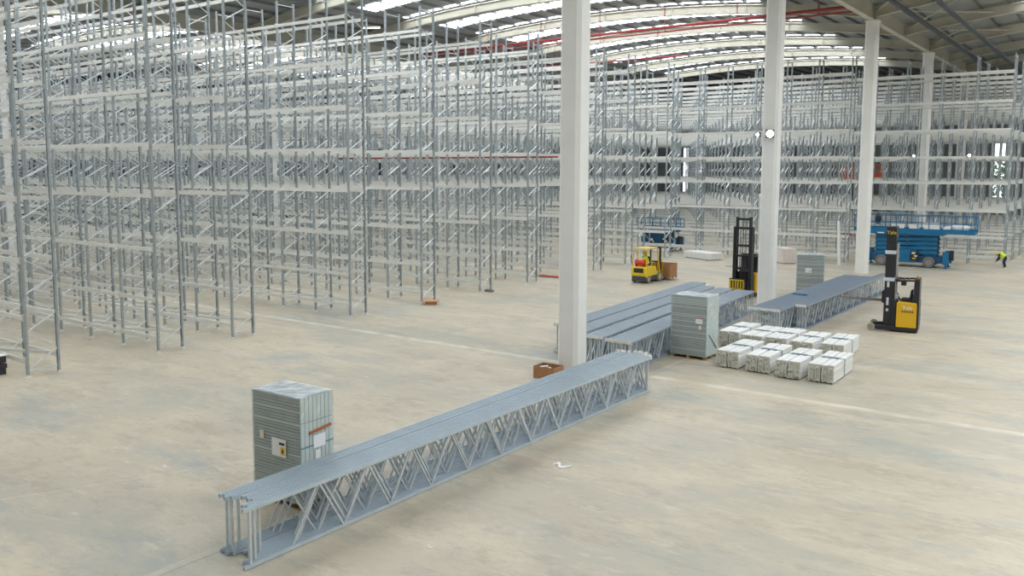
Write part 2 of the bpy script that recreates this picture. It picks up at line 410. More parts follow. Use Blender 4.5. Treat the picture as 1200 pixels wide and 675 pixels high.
# ================================================================ GROUND FRAMES IN BUNDLES
LF_P1 = None
def lying_meshes(galv, brace, nbr=12, pw=.042, pw0=.0245):
    global BRW; BRW = (.036, .030)
    # frame lying on its edge: local y along the length, z across the frame
    def rot(m): m2 = MB(); m2.v = [(a, c, b) for a, b, c in m.v]; m2.f = list(m.f); m2.m = list(m.m); return m2
    L = 15.55
    lo = rot(post_mb(0, 1, L, pw0, .012)).mesh('post', galv); hi = rot(post_mb(D, -1, L, pw0, .012)).mesh('post', galv)
    br = [rot(brace_mb(L, nbr, fl)).mesh('bracing', brace) for fl in (False, True)]
    pl = MB()
    for z in (.03, D - .03): pl.box(-pw, pw, 0, .02, z - .03, z + .08).box(-.04, .04, .02, .10, z - .045, z + .05)
    return lo, hi, br, rot(MB()) and pl.mesh('foot_plate', PLATE)
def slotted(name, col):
    # rows of punched slots, darkened to stand in for shade lines between posts
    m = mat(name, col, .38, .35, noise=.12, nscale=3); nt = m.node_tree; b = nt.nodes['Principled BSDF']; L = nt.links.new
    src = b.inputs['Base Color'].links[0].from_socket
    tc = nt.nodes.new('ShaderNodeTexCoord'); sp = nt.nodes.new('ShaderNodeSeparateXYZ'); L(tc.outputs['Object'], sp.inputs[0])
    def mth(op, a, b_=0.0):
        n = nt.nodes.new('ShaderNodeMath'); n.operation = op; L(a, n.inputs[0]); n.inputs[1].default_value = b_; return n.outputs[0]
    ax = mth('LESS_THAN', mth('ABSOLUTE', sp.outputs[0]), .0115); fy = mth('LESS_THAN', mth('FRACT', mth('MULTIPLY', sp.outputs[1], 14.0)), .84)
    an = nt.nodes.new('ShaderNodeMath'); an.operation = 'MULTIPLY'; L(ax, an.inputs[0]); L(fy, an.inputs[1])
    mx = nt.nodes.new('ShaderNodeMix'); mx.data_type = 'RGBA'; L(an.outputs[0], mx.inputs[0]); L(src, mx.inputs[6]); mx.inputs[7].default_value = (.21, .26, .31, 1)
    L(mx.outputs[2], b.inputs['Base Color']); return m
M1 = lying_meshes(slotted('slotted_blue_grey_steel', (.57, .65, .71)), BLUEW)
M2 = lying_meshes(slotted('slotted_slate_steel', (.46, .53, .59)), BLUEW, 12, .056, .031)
M3 = lying_meshes(slotted('slotted_slate_view_shade', (.31, .38, .46)), BLUEW, 12, .05, .033)  # same frame steel, its colour darkened to paint in the dimming at this view angle
def lying_frame(meshes, x, y, rz, label, group, flip=False, z=0.012, turned=False):
    # origin at the end with the foot plates
    t = thing('upright_frame', label, 'rack frame', (x, y, z), rz + (math.pi if flip else 0), group)
    lo, hi, br, pl = meshes
    link('post', lo, t); link('post', hi, t); link('bracing', br[1 if turned else 0], t); link('foot_plate', pl, t)
    return t
# bundle 1: near, foot plates at the far end
n1 = 11
near_y = [8.80, 8.83, 8.78, 8.86, 8.98, 9.02, 8.97, 9.0, 8.72, 8.76, 8.60, 8.66]
gap1 = [0, 0, 0, 0, .05, .05, .05, .05, .05, .05, .05, .05]
for i in range(n1):
    xn = -13.19 + i * .089 + gap1[i]; xf = -13.60 + i * .124 + gap1[i]
    y0 = near_y[i]; rz = math.atan2(xf - xn, 15.6)      # direction from near to far
    L = 15.55 + .0
    # flipped frame: origin (plates) at the far end, body towards -y
    fx = xf; fy = y0 + L + .35
    lab = 'blue-grey rack frame inside the long bundle in front, lying on its edge'
    if i == n1 - 1: lab = 'outermost frame on the open side of the long bundle in front'
    if i == 0: lab = 'frame of the long front bundle lying next to the tall wrapped stack'
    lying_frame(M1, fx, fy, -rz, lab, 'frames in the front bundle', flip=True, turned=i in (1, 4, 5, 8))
# bundle 2: behind the first pillar, foot plates at the near end
off2 = []; x = 0
steps = [(8, 1.18, 0.0), (7, .0, .24), (7, -.15, .24), (9, -.35, .26)]
ang2 = math.radians(4.9); gi = 0
for gidx, (cnt_, dy, gap) in enumerate(steps):
    x += gap
    for j in range(cnt_): off2.append((x, dy + .03 * math.sin(j * 2.1), gidx, j)); x += .122
wid2 = off2[-1][0]
gl = ['far side group', 'second group', 'third group', 'group on the near side']
for k, (ox, dy, gidx, j) in enumerate(off2):
    bx = -18.02 + ox * (4.05 / wid2); by = 26.45 + dy
    lab = 'blue-grey frame in the %s of the wide bundle behind nearest pillar' % gl[gidx]
    if k == len(off2) - 1: lab = 'outermost frame of the wide bundle, facing the tall wrapped stack'
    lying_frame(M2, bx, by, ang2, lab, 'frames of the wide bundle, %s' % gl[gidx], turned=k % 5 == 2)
# bundle 3: beside the reach truck
n3 = 16
for i in range(n3):
    late = i >= 12
    xn = -13.50 + i * .118; xf = -13.60 + i * .128
    y0 = 36.1 + (2.0 if late else 0) + .02 * math.sin(i * 1.7); rz = math.atan2(xf - xn, 15.6)
    lab = 'dark-looking blue-grey frame in the bundle between second pillar and reach truck'
    if late: lab = 'frame set further back on the third bundle, reach truck side'
    if i == n3 - 1: lab = 'outermost frame of the third bundle, touched by the reach truck forks'
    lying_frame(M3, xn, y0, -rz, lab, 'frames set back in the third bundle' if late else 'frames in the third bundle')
tag(MB().box(-.34, .34, -.12, .12, 0, .03).build('blue_strip', BLUE), 'bright blue flat strip lying on top of the third frame bundle', 'strip').location = (-13.0, 41.6, 1.125)

# ================================================================ WRAPPED STACKS
def wrapped_stack(label, loc, rz, W=1.46, DD=.9, HH=2.36, flip=False, note=True):
    t = thing('wrapped_panel_stack', label, 'stack', loc, rz, 'tall film-wrapped stacks of grey panels')
    p = MB()
    for y in (.02, DD / 2 - .05, DD - .12):
        p.box(0, W, y, y + .1, 0, .02)
        for x in (0, W / 2 - .06, W - .12): p.box(x, x + .12, y, y + .1, .02, .10)
    for k in range(7): x = k * (W - .1) / 6; p.box(x, x + .1, 0, DD, .10, .122)
    p.build('pallet', WOOD, t)
    m = MB(); z = .125; rr = random.Random(int(loc[0] * 31)); n = 34; dz = (HH - .125) / n
    for k in range(n):
        a = rr.uniform(-.011, .011); b = rr.uniform(-.010, .010)
        m.box(.012 + a, W - .012 + a, .012 + b, DD - .012 + b, z + .004, z + dz - .012, rr.choice((0, 0, 2, 3))); m.box(.03, W - .03, .03, DD - .03, z - .013, z + .005, 1); z += dz
    m.build('panel', [PANEL, GAPM, PANEL2, PANEL3], t)
    e = MB()      # the folded edges that show as upright ribs on the short sides
    for s in (0, 1):
        x = W if s else 0
        for k in range(8):
            y0 = .01 + k * (DD - .02) / 8
            e.box(x - .012 if s else x - .014, x + .014 if s else x + .012, y0 + .010, y0 + (DD - .02) / 8 - .008, .14, HH - .01)
    e.build('rib_edge', PANELL, t)
    # stretch film over the top with rippled sheet
    f = MB(); nx, ny = 14, 9; vs = []
    for i in range(nx + 1):
        for j in range(ny + 1):
            vs.append((-.012 + (W + .024) * i / nx, -.012 + (DD + .024) * j / ny, HH + .012 + rr.uniform(-.008, .012)))
    fs = [(i * (ny + 1) + j, (i + 1) * (ny + 1) + j, (i + 1) * (ny + 1) + j + 1, i * (ny + 1) + j + 1) for i in range(nx) for j in range(ny)]
    f.add(vs, fs, 1)
    for (xa_, ya_, xb_, yb_) in ((-.014, -.014, W + .014, -.014), (W + .016, -.014, W + .016, DD + .014), (W + .014, DD + .014, -.014, DD + .014), (-.016, DD + .014, -.016, -.014)):
        nz = 14; v2 = []
        for i in range(9):
            for j in range(nz + 1):
                tt = i / 8; q = rr.uniform(-.004, .008)
                v2.append((xa_ + (xb_ - xa_) * tt + (q if xa_ == xb_ else 0), ya_ + (yb_ - ya_) * tt + (q if ya_ == yb_ else 0), .13 + (HH - .12) * j / nz))
        f.add(v2, [(i * (nz + 1) + j, (i + 1) * (nz + 1) + j, (i + 1) * (nz + 1) + j + 1, i * (nz + 1) + j + 1) for i in range(8) for j in range(nz)])
    f.build('stretch_film', [FILM, FILMT], t)
    return t
def decal(parent, name, m, a, b, c, d):
    """thin sheet given by four corners, 3 mm thick"""
    a, b, c, d = map(Vector, (a, b, c, d)); n = (b - a).cross(d - a).normalized() * .003
    return MB().add([a, b, c, d, a + n, b + n, c + n, d + n], [(3, 2, 1, 0), (4, 5, 6, 7), (0, 1, 5, 4), (1, 2, 6, 5), (2, 3, 7, 6), (3, 0, 4, 7)]).build(name, m, parent)
t = wrapped_stack('tall grey wrapped stack standing alone beside the long front bundle, orange strip on it', (-14.98, 11.27, 0), .03)
def front(t, nm, m, x0, x1, z0, z1): return decal(t, nm, m, (x0, -.028, z0), (x1, -.028, z0), (x1, -.028, z1), (x0, -.028, z1))
def side(t, nm, m, y0, y1, z0, z1, W=1.46): return decal(t, nm, m, (W + .03, y0, z0), (W + .03, y1, z0), (W + .03, y1, z1), (W + .03, y0, z1))
lb = front(t, 'shipping_label', WHITE, .63, 1.06, 1.06, 1.44); decal(lb, 'yellow_mark', YEL, (.90, -.033, 1.10), (1.03, -.033, 1.10), (1.03, -.033, 1.27), (.90, -.033, 1.27))
decal(lb, 'printed_mark', BLACK, (.86, -.033, 1.31), (1.02, -.033, 1.31), (1.02, -.033, 1.36), (.86, -.033, 1.36))
decal(lb, 'printed_mark', BLACK, (.94, -.037, 1.14), (.99, -.037, 1.14), (.99, -.037, 1.22), (.94, -.037, 1.22))
l2 = front(t, 'paper_tag', mat('cream_tag', (.75, .68, .55), .6), .26, .38, 1.36, 1.53)
side(t, 'paper_note', WHITE, .33, .66, 1.25, 1.52); side(t, 'paper_tag', WHITE, .38, .52, .88, 1.2)
MB().bar((1.50, .22, 1.60), (1.50, .82, 1.66), .03, .05).build('orange_strip', mat('orange_wood', (.42, .13, .05), .6), t)
MB().box(1.475, 1.482, .0, .9, 1.30, 1.33).box(1.475, 1.482, 0, .9, 1.83, 1.84).build('strap', STRAP, t)
t = wrapped_stack('tall wrapped stack on a pallet beside the white beam bundles', (-14.14, 29.75, 0), -.02, 1.44, 1.05, 2.37)
front(t, 'shipping_label', WHITE, 1.02, 1.30, 1.36, 1.55); front(t, 'red_edge', RED, 1.0, 1.32, 1.56, 1.585); front(t, 'paper_tag', mat('cream_tag', (.75, .68, .55), .6), 1.14, 1.25, 1.15, 1.3)
decal(t, 'strap', STRAP, (1.475, .15, .95), (1.475, .22, .95), (1.475, .95, .35), (1.475, .88, .35))
t = wrapped_stack('tall wrapped stack beyond the second pillar, half hidden by the third frame bundle', (-15.55, 48.9, 0), .28, 1.46, 1.0, 2.36)
front(t, 'shipping_label', WHITE, .46, .80, 1.36, 1.62); decal(t, 'printed_mark', PANEL, (.68, -.034, 1.42), (.75, -.034, 1.42), (.75, -.034, 1.5), (.68, -.034, 1.5))

# ================================================================ WHITE BEAM BUNDLES
BW, BL, BH = .84, 2.58, .62
def white_beam(w=.19, h=.082):
    m = MB(); m.box(0, w, .05, BL - .05, .008, h - .004); m.box(.02, w - .02, .05, BL - .05, h - .004, h + .002)
    m.box(0, .05, 0, .06, 0, h, 1); m.box(w - .04, w, 0, .06, 0, h - .006, 1); m.box(.02, w - .02, .03, .07, .01, h - .02, 1)
    m.box(0, w, BL - .06, BL, 0, h, 1)
    return m.mesh('beam', [BEAMW, BEAMG])
WB = white_beam()
def beam_bundle(seed):
    t = thing('beam_bundle', '', 'beam bundle', (0, 0, 0), 0, 'strapped bundles of white beams')
    rr = random.Random(seed)
    MB().box(.06, BW - .06, .5, .6, 0, .04).box(.06, BW - .06, BL - .6, BL - .5, 0, .04).build('timber_skid', BLACK2, t)
    cols_ = [0, .202, .438, .640]
    for c in range(4):
        for r in range(7): link('beam', WB, t, (cols_[c] + rr.uniform(-.008, .008), rr.uniform(-.035, .035), .042 + r * .083))
    s = MB(); y = BL * .5
    s.box(-.012, BW + .012, y, y + .05, .632, .638); s.box(-.018, -.010, y, y + .05, .04, .638); s.box(BW + .010, BW + .018, y, y + .05, .04, .638)
    s.box(.1, BW * .8, y - .07, y + .13, .638, .643)
    s.build('strap', STRAP, t)
    return t
protos = [beam_bundle(i) for i in range(3)]
spots = [(-12.02, 29.05, 'front row beside the wrapped stack, first white beam bundle from the pallet'),
         (-10.86, 28.95, 'white beam bundle in the front row, second from the wrapped stack'),
         (-9.74, 28.72, 'white beam bundle in the front row, third from the wrapped stack'),
         (-8.66, 28.82, 'white beam bundle at the open end of the front row, furthest from the wrapped stack'),
         (-13.46, 32.75, 'back row white beam bundle tucked behind the tall wrapped stack'),
         (-12.42, 32.45, 'back row white beam bundle behind the first one of the front row'),
         (-11.46, 32.5, 'middle white beam bundle of the back row'),
         (-10.44, 32.35, 'fourth back row white beam bundle, before the end of the third frame bundle'),
         (-9.36, 32.55, 'back row white beam bundle at the open floor end, apart from its row')]
for i, (x, y, lab) in enumerate(spots):
    o = protos[i] if i < 3 else copy_tree(protos[i % 3])
    o.location = (x, y, 0); o.rotation_euler.z = (-.01, .02, 0, .015, .01, -.02, .01, .0, .03)[i]; o['label'] = lab
# the two white beam packs further off
def small_pack(name, label, loc, rz, W, Lw, nl, hh, m=BEAMW):
    t = thing(name, label, 'beam pack', loc, rz)
    for c in range(4):
        q = MB()
        for r in range(nl): q.box(c * W / 4 + .008, (c + 1) * W / 4 - .008, .02 * (r % 2), Lw - .02 * (r % 3), .05 + r * hh + .006, .05 + (r + 1) * hh)
        q.build('beam_layer', m, t)
    MB().box(.05, W - .05, .3, .4, 0, .05).box(.05, W - .05, Lw - .4, Lw - .3, 0, .05).build('timber_skid', WOOD, t)
    return t
small_pack('beam_pack', 'low pale pack of beams on the floor beyond the yellow forklift', (-27.45, 64.3, 0), math.radians(62), 1.5, 3.2, 5, .1)
small_pack('beam_pack', 'pale pink-tinged beam pack beyond the second pillar', (-22.0, 65.6, 0), math.radians(40), 1.1, 1.9, 8, .14, mat('pale_pink_beams', (.72, .66, .62), .5))
small_pack('beam_pack', 'small white pack on the floor at the foot of the leaning post', (-19.9, 67.2, 0), math.radians(60), .6, 1.0, 3, .1)
tag(MB().bar((0, 0, .02), (-.25, .3, 3.3), .22, .16).box(-.14, .14, -.12, .12, -.05, .02).build('leaning_post', COLM), 'white post leaning against the end of the long back rack row', 'post').location = (-18.3, 67.6, .05)

# ================================================================ SMALL THINGS ON THE FLOOR
def open_carton(name, label, loc, rz, W, Dp, Hh, m=CARD, paper=True, pallet=False):
    t = thing(name, label, 'box', loc, rz)
    z = .12 if pallet else 0
    q = MB(); q.box(0, W, 0, .015, z, z + Hh); q.box(0, W, Dp - .015, Dp, z, z + Hh); q.box(0, .015, .015, Dp - .015, z, z + Hh); q.box(W - .015, W, .015, Dp - .015, z, z + Hh); q.box(.015, W - .015, .015, Dp - .015, z, z + .015)
    q.build('carton_wall', m, t)
    if paper:
        rr = random.Random(3)
        for k in range(4):
            x = rr.uniform(.12, W - .38); y = rr.uniform(.1, Dp - .35)
            MB().bar((x, y, z + Hh * .72 + k * .02), (x + .24, y + .12, z + Hh * .78 + k * .02), .16, .008).build('paper', WHITE, t)
    if pallet:
        p = MB()
        for y in (0, Dp / 2 - .05, Dp - .1):
            for x in (0, W / 2 - .05, W - .1): p.box(x, x + .1, y, y + .1, 0, .1)
        p.box(0, W, 0, Dp, .1, .12); p.build('pallet', WOOD, t)
    return t
open_carton('open_carton', 'open brown carton with white papers at the foot of the nearest pillar', (-16.32, 23.72, 0), .02, .82, .62, .42)
t = open_carton('crushed_carton', 'crushed orange-brown carton lying at a rack end frame', (-30.0, 33.55, 0), .7, .62, .4, .16, mat('orange_card', (.55, .27, .13), .8), False)
MB().box(-.15, .75, -.1, .5, .17, .2).build('lid_flap', t.children[0].data.materials[0], t)
tag(MB().box(0, .5, 0, .25, 0, .12).box(.05, .45, .05, .2, .12, .15).build('grey_block', PURL), 'small dark grey block on the floor between rack feet', 'block').location = (-30.6, 39.4, 0)
tag(MB().box(0, 1.7, 0, .5, 0, .06).box(.1, 1.5, .08, .42, .06, .09).build('red_mat', mat('faded_red', (.50, .13, .08), .7)), 'flat faded red bundle on the floor behind the nearest pillar', 'mat').location = (-32.3, 48.8-1.35, 0)
tag(MB().box(-.8, .8, -.3, .3, 0, .03).box(-.3, .5, -.2, .25, .03, .06).build('grey_sheet', mat('grey_green_sheet', (.30, .37, .34), .7)), 'flat grey-green sheet on the floor before the long back rack row', 'sheet').location = (-24.0, 61.5, 0)
tag(MB().box(-.6, .6, -.18, .18, 0, .05).build('white_board', WHITE), 'thin white board lying on the floor by the black mast', 'board').location = (-22.3, 61.0, 0)
t = thing('dark_box_pile', 'pile of dark boxes with a white lid beside the nearest rack end', 'box pile', (-31.75, 12.70, 0), .05)
for k, (x, y, z, w_, h_) in enumerate(((0, 0, 0, .75, .2), (.06, .03, .21, .72, .16), (.0, .0, .42, .8, .22))):
    MB().box(x, x + w_, y, y + .6, z, z + h_).build('dark_box', mat('dark_box', (.04, .04, .06), .6), t, .01)
MB().box(-.02, .84, -.02, .64, .645, .67).build('white_lid', WHITE, t)
rr = random.Random(11)
for k, (x, y, s, lab) in enumerate(((-18.23, 11.2, .09, 'white scrap of paper on the open floor left of the wrapped stack'), (-10.76, 16.82, .22, 'torn curl of clear film on the floor right of the front bundle'), (-20.89, 20.37, .06, 'tiny white scrap on the floor before the widest aisle'),
                               (-5.32, 40.92, .06, 'small white scrap on the floor right of the reach truck'), (-10.3, 11.6, .07, 'small white scrap on the floor beside the front bundle'), (-17.4, 22.6, .05, 'tiny pale scrap of paper left of the open brown carton'))):
    m = MB(); pts = [(s * 2 * (i / 6 - .5), s * .5 * math.sin(i * 1.3), .004 + .012 * abs(math.sin(i * 1.9))) for i in range(7)]
    for i in range(6):
        a, b = pts[i], pts[i + 1]; q = s * .28
        m.add([(a[0], a[1] - q, a[2]), (b[0], b[1] - q, b[2]), (b[0], b[1] + q, b[2] + .01), (a[0], a[1] + q, a[2] + .01)], [(0, 1, 2, 3)])
    tag(m.build('paper_scrap', WHITE), lab, 'litter', 'scraps on the floor').location = (x, y, .001)

# ================================================================ PEOPLE
def person(label, joints, radii, loc, rz, cloth, helmet_at, vest):
    t = thing('person', label, 'person', loc, rz)
    names_ = list(joints); idx = {k: i for i, k in enumerate(names_)}
    edges = [('pelvis', 'belly'), ('belly', 'chest'), ('chest', 'neck'), ('neck', 'chin'), ('chin', 'crown')]
    for s in 'lr': edges += [('pelvis', 'hip' + s), ('hip' + s, 'knee' + s), ('knee' + s, 'ankle' + s), ('ankle' + s, 'toe' + s), ('chest', 'sho' + s), ('sho' + s, 'elb' + s), ('elb' + s, 'wri' + s), ('wri' + s, 'hand' + s)]
    me = bpy.data.meshes.new('body'); me.from_pydata([joints[k] for k in names_], [(idx[a], idx[b]) for a, b in edges], [])
    o = bpy.data.objects.new('body', me); C.objects.link(o)
    md = o.modifiers.new('skin', 'SKIN'); md.use_smooth_shade = True
    for i, k in enumerate(names_):
        rk = radii.get(k) or radii.get(k[:-1]); me.skin_vertices[0].data[i].radius = (rk, rk)
    me.skin_vertices[0].data[idx['pelvis']].use_root = True
    o.modifiers.new('sub', 'SUBSURF').levels = 1
    dg = bpy.context.evaluated_depsgraph_get(); dg.update()
    ev = bpy.data.meshes.new_from_object(o.evaluated_get(dg)); bpy.data.objects.remove(o)
    ev.materials.clear(); ev.materials.append(cloth); ev.materials.append(SKIN)
    hz = Vector(joints['chin']); hands = [Vector(joints['hand' + s]) for s in 'lr']
    for p in ev.polygons:
        c = p.center; p.material_index = 1 if (c - hz).length < .14 or min((c - h).length for h in hands) < .1 else 0
    b = link('body', ev, t)
    # five fingers on each hand
    for s in 'lr':
        w0 = Vector(joints['wri' + s]); h0 = Vector(joints['hand' + s]); d = (h0 - w0).normalized(); sd = d.cross(Vector((0, 0, 1)));
        sd = sd.normalized() if sd.length > .1 else Vector((1, 0, 0)); f = MB()
        for k in range(4): p0 = h0 + sd * (k - 1.5) * .02; f.tube([p0, p0 + d * .045, p0 + d * .07 - Vector((0, 0, .025))], [.011, .010, .008], 6)
        p0 = h0 - d * .03 + sd * .035; f.tube([p0, p0 + sd * .03 + d * .03], [.012, .009], 6)
        f.build('fingers', SKIN, b)
    # vest
    v = MB(); a = Vector(joints['pelvis']); c = Vector(joints['chest']); n_ = Vector(joints['neck'])
    v.tube([a + (c - a) * .1, a + (c - a) * .5, c, c + (n_ - c) * .75], [radii['belly'] * 1.28, radii['belly'] * 1.3, radii['chest'] * 1.3, radii['chest'] * .8], 14)
    v.build('hi_vis_vest', vest, b)
    # helmet
    hc = Vector(helmet_at); m = MB(); vs = []; R = .125
    for i in range(5):
        ph = i / 4 * math.pi / 2
        for k in range(12): th = k * math.pi / 6; vs.append((hc.x + R * math.cos(ph) * math.cos(th), hc.y + R * math.cos(ph) * math.sin(th), hc.z + R * .95 * math.sin(ph)))
    m.add(vs, [(i * 12 + k, i * 12 + (k + 1) % 12, i * 12 + 12 + (k + 1) % 12, i * 12 + 12 + k) for i in range(4) for k in range(12)])
    m.tube([(hc.x, hc.y, hc.z - .01), (hc.x, hc.y, hc.z + .01)], .15, 14)
    m.build('helmet', HELM, b)
    return t
RAD = dict(pelvis=.15, belly=.14, chest=.165, neck=.06, chin=.085, crown=.095, hip=.095, knee=.065, ankle=.045, toe=.045, sho=.07, elb=.05, wri=.035, hand=.04)
# seated driver (faces +x)
J = dict(pelvis=(0, 0, .12), belly=(.0, 0, .3), chest=(.02, 0, .52), neck=(.04, 0, .68), chin=(.06, 0, .77), crown=(.05, 0, .90))
for s, k in (('l', 1), ('r', -1)):
    J.update({'hip' + s: (.05, .1 * k, .1), 'knee' + s: (.47, .15 * k, .14), 'ankle' + s: (.52, .15 * k, -.3), 'toe' + s: (.68, .15 * k, -.34),
              'sho' + s: (.02, .2 * k, .6), 'elb' + s: (.18, .26 * k, .36), 'wri' + s: (.40, .15 * k, .42), 'hand' + s: (.46, .12 * k, .44)})
FK = (-25.33, 48.55)
person('person in yellow helmet and hi-vis vest seated driving the yellow forklift', J, RAD, (FK[0] - .02, FK[1] + .85, .98), math.pi / 2 - .03, NAVY, (.05, 0, .88), HIVIS)
# bending worker near the rack ends
J2 = dict(pelvis=(0, 0, .78), belly=(.12, 0, .9), chest=(.34, 0, .98), neck=(.5, 0, 1.0), chin=(.58, 0, .96), crown=(.68, 0, .94))
for s, k in (('l', 1), ('r', -1)):
    J2.update({'hip' + s: (0, .1 * k, .74), 'knee' + s: (.12, .13 * k, .42), 'ankle' + s: (-.02, .13 * k, .08), 'toe' + s: (.14, .14 * k, .045),
               'sho' + s: (.38, .19 * k, .96), 'elb' + s: (.44, .22 * k, .68), 'wri' + s: (.58, .18 * k, .48), 'hand' + s: (.62, .17 * k, .41)})
person('person in hi-vis vest bending forward at the far right rack ends', J2, RAD, (-7.85, 73.3, .0), math.pi * .95, NAVY, (.64, 0, 1.0), HIVIS)

# ================================================================ VEHICLES
def text_mesh(body, size, extr=.004):
    cu = bpy.data.curves.new('lettering', 'FONT'); cu.body = body; cu.size = size; cu.extrude = extr; cu.align_x = 'CENTER'
    o = bpy.data.objects.new('tmp', cu); C.objects.link(o); dg = bpy.context.evaluated_depsgraph_get(); dg.update()
    me = bpy.data.meshes.new_from_object(o.evaluated_get(dg)); bpy.data.objects.remove(o); me.name = 'lettering'; return me
def lettering(parent, body, size, m, loc, rot):
    me = text_mesh(body, size); me.materials.clear(); me.materials.append(m)
    o = link('lettering', me, parent, loc); o.rotation_euler = rot; return o
def wheel(parent, x, y, r, wd, tyre=RUBBER, hub=HUB, name='wheel'):
    n = 20; pts = [(-wd / 2, r * .8), (-wd / 2 * .9, r * .96), (-wd / 2 * .6, r), (wd / 2 * .6, r), (wd / 2 * .9, r * .96), (wd / 2, r * .8), (wd / 2, r * .58), (-wd / 2, r * .58)]
    m = MB(); vs = []
    for k in range(n):
        a = 2 * math.pi * k / n; vs += [(q * math.cos(a), p, q * math.sin(a)) for p, q in pts]
    L_ = len(pts); m.add(vs, [(k * L_ + i, k * L_ + (i + 1) % L_, ((k + 1) % n) * L_ + (i + 1) % L_, ((k + 1) % n) * L_ + i) for k in range(n) for i in range(L_)])
    o = m.build(name, tyre, parent); o.location = (x, y, r)
    h = MB(); h.tube([(0, -wd * .42, 0), (0, wd * .42, 0)], r * .57, 16); h.tube([(0, -wd * .5, 0), (0, wd * .5, 0)], r * .22, 10)
    for k in range(6): a = k * math.pi / 3; h.tube([(r * .4 * math.cos(a), -wd * .46, r * .4 * math.sin(a)), (r * .4 * math.cos(a), wd * .46, r * .4 * math.sin(a))], r * .05, 6)
    h.build('hub', hub, o)
    return o
def reach_truck(label, loc, rz, mast_x=(.02, .50), text=True, forks=1.65, mh=4.5, grid=False, mw=.40, fz=.42):
    """x forward (forks), y left; body length about 2 m"""
    t = thing('reach_truck', label, 'reach truck', loc, rz, 'black and yellow reach trucks')
    w2 = .62; fx = -1 if False else 1
    # chassis and straddle legs
    MB().box(-.92, .12, -w2, w2, .05, .20).build('chassis', BLACK, t, .02)
    for s in (-1, 1):
        m = MB(); m.prism([(.0, .06), (1.05, .06), (1.08, .16), (.75, .24), (0.0, .28)], 'y', s * w2 - (.14 if s > 0 else 0), s * w2 + (0 if s > 0 else .14)); m.build('straddle_leg', BLACK, t, .01)
        wheel(t, .97, s * (w2 - .03), .165, .10, mat('tan_load_wheel', (.42, .36, .26), .6), HUB, 'load_wheel')
    wheel(t, -.6, .2, .17, .12, name='drive_wheel')
    # battery / body block
    m = MB(); m.prism([(-.04, .22), (-.86, .22), (-.86, 1.18), (-.82, 1.32), (-.06, 1.34), (-.04, 1.25)], 'y', -w2, w2); m.build('body', YELD, t, .03)
    MB().box(-.94, -.865, -w2 + .02, w2 - .02, .2, 1.36).build('rear_panel', BLACK, t, .015)
    # back tower that carries the roof, on the right hand side of the operator bay
    m = MB(); m.prism([(-.92, 1.30), (-.60, 1.30), (-.68, 1.7), (-.70, 2.36), (-.92, 2.36)], 'y', -w2 + .05, w2 - .2); m.build('tower', BLACK, t, .03)
    MB().tube([(-.8, 0, 2.36), (-.8, 0, 2.45)], .06, 10).build('beacon', mat('amber_beacon', (.6, .3, .03), .3), t)
    g = MB()
    for s in (-.5, .5): g.bar((-.7, s, 2.30), (-.02, s, 2.26), .07, .07)
    for x in (-.45, -.25, -.03): g.bar((x, -.5, 2.27), (x, .5, 2.27), .05, .05)
    g.box(-.12, .06, -.5, .5, 2.22, 2.33); g.box(-.34, -.14, -.3, .1, 2.02, 2.2)
    g.build('overhead_guard', BLACK, t)
    # seat, armrest, console
    m = MB(); m.box(-.62, -.18, -.26, .26, 1.36, 1.46); m.prism([(-.62, 1.42), (-.50, 1.42), (-.56, 1.85), (-.64, 1.85)], 'y', -.24, .24); m.build('seat', NAVY, t, .03)
    m = MB(); m.bar((-.15, .1, 1.36), (.0, .1, 1.6), .1, .06); m.tube([(-.02, -.15, 1.62), (-.02, .0, 1.66), (-.02, .15, 1.62)], .02, 6); m.build('steering_console', BLACK2, t)
    MB().box(-.02, .16, -w2 + .1, w2 - .1, .2, 1.4).build('front_cowl', BLACK, t, .02)
    MB().box(-.06, .08, -.3, .2, 1.42, 1.60).build('clipboard', mat('pale_grey_plastic', (.55, .57, .6), .5), t, .01)
    # mast: outer, inner channels and crossheads
    x0, x1 = mast_x
    for s in (-1, 1):
        MB().box(x0 + .12, x1 - .02, s * mw - .055, s * mw + .055, .12, mh - .55).build('outer_mast', BLACK, t, .01)
        MB().box(x0 + .16, x1 - .04, s * (mw - .11) - .04, s * (mw - .11) + .04, .14, mh).build('inner_mast', BLACK, t, .01)
        MB().tube([(x0 + .05, s * .30, .3), (x0 + .05, s * .30, mh - .6)], .035, 8).build('lift_ram', mat('chrome_ram', (.5, .5, .52), .25, .8), t)
    m = MB()
    for z in (.3, 1.6, 2.9, mh - .12, mh - .62): m.box(x0 + .15, x1 - .03, -.36, .36, z - .06, z + .06)
    m.build('crosshead', BLACK, t)
    c = MB()
    for y in (-.12, -.05, .06, .13): c.box(x0 + .22, x0 + .25, y - .012, y + .012, .4, mh - .1)
    c.build('lift_chain', BLACK2, t)
    # carriage and forks
    MB().box(x1, x1 + .08, -.45, .45, fz - .04, fz + .08).box(x1, x1 + .08, -.45, .45, fz + .36, fz + .48).box(x1, x1 + .05, -.45, -.35, fz - .04, fz + .48).box(x1, x1 + .05, .35, .45, fz - .04, fz + .48).build('fork_carriage', BLACK, t)
    if grid:
        m = MB()
        for z in (.42, .92): m.box(x1 + .1, x1 + .14, -.62, .20, z, z + .06)
        for k in range(6): y = -.62 + k * .154; m.box(x1 + .1, x1 + .14, y, y + .05, .42, .97)
        MB().box(x1 + .02, x1 + .10, -.66, .30, .35, 1.05).build('carriage_plate', BLACK, t)
        m.build('load_backrest', YEL, t)
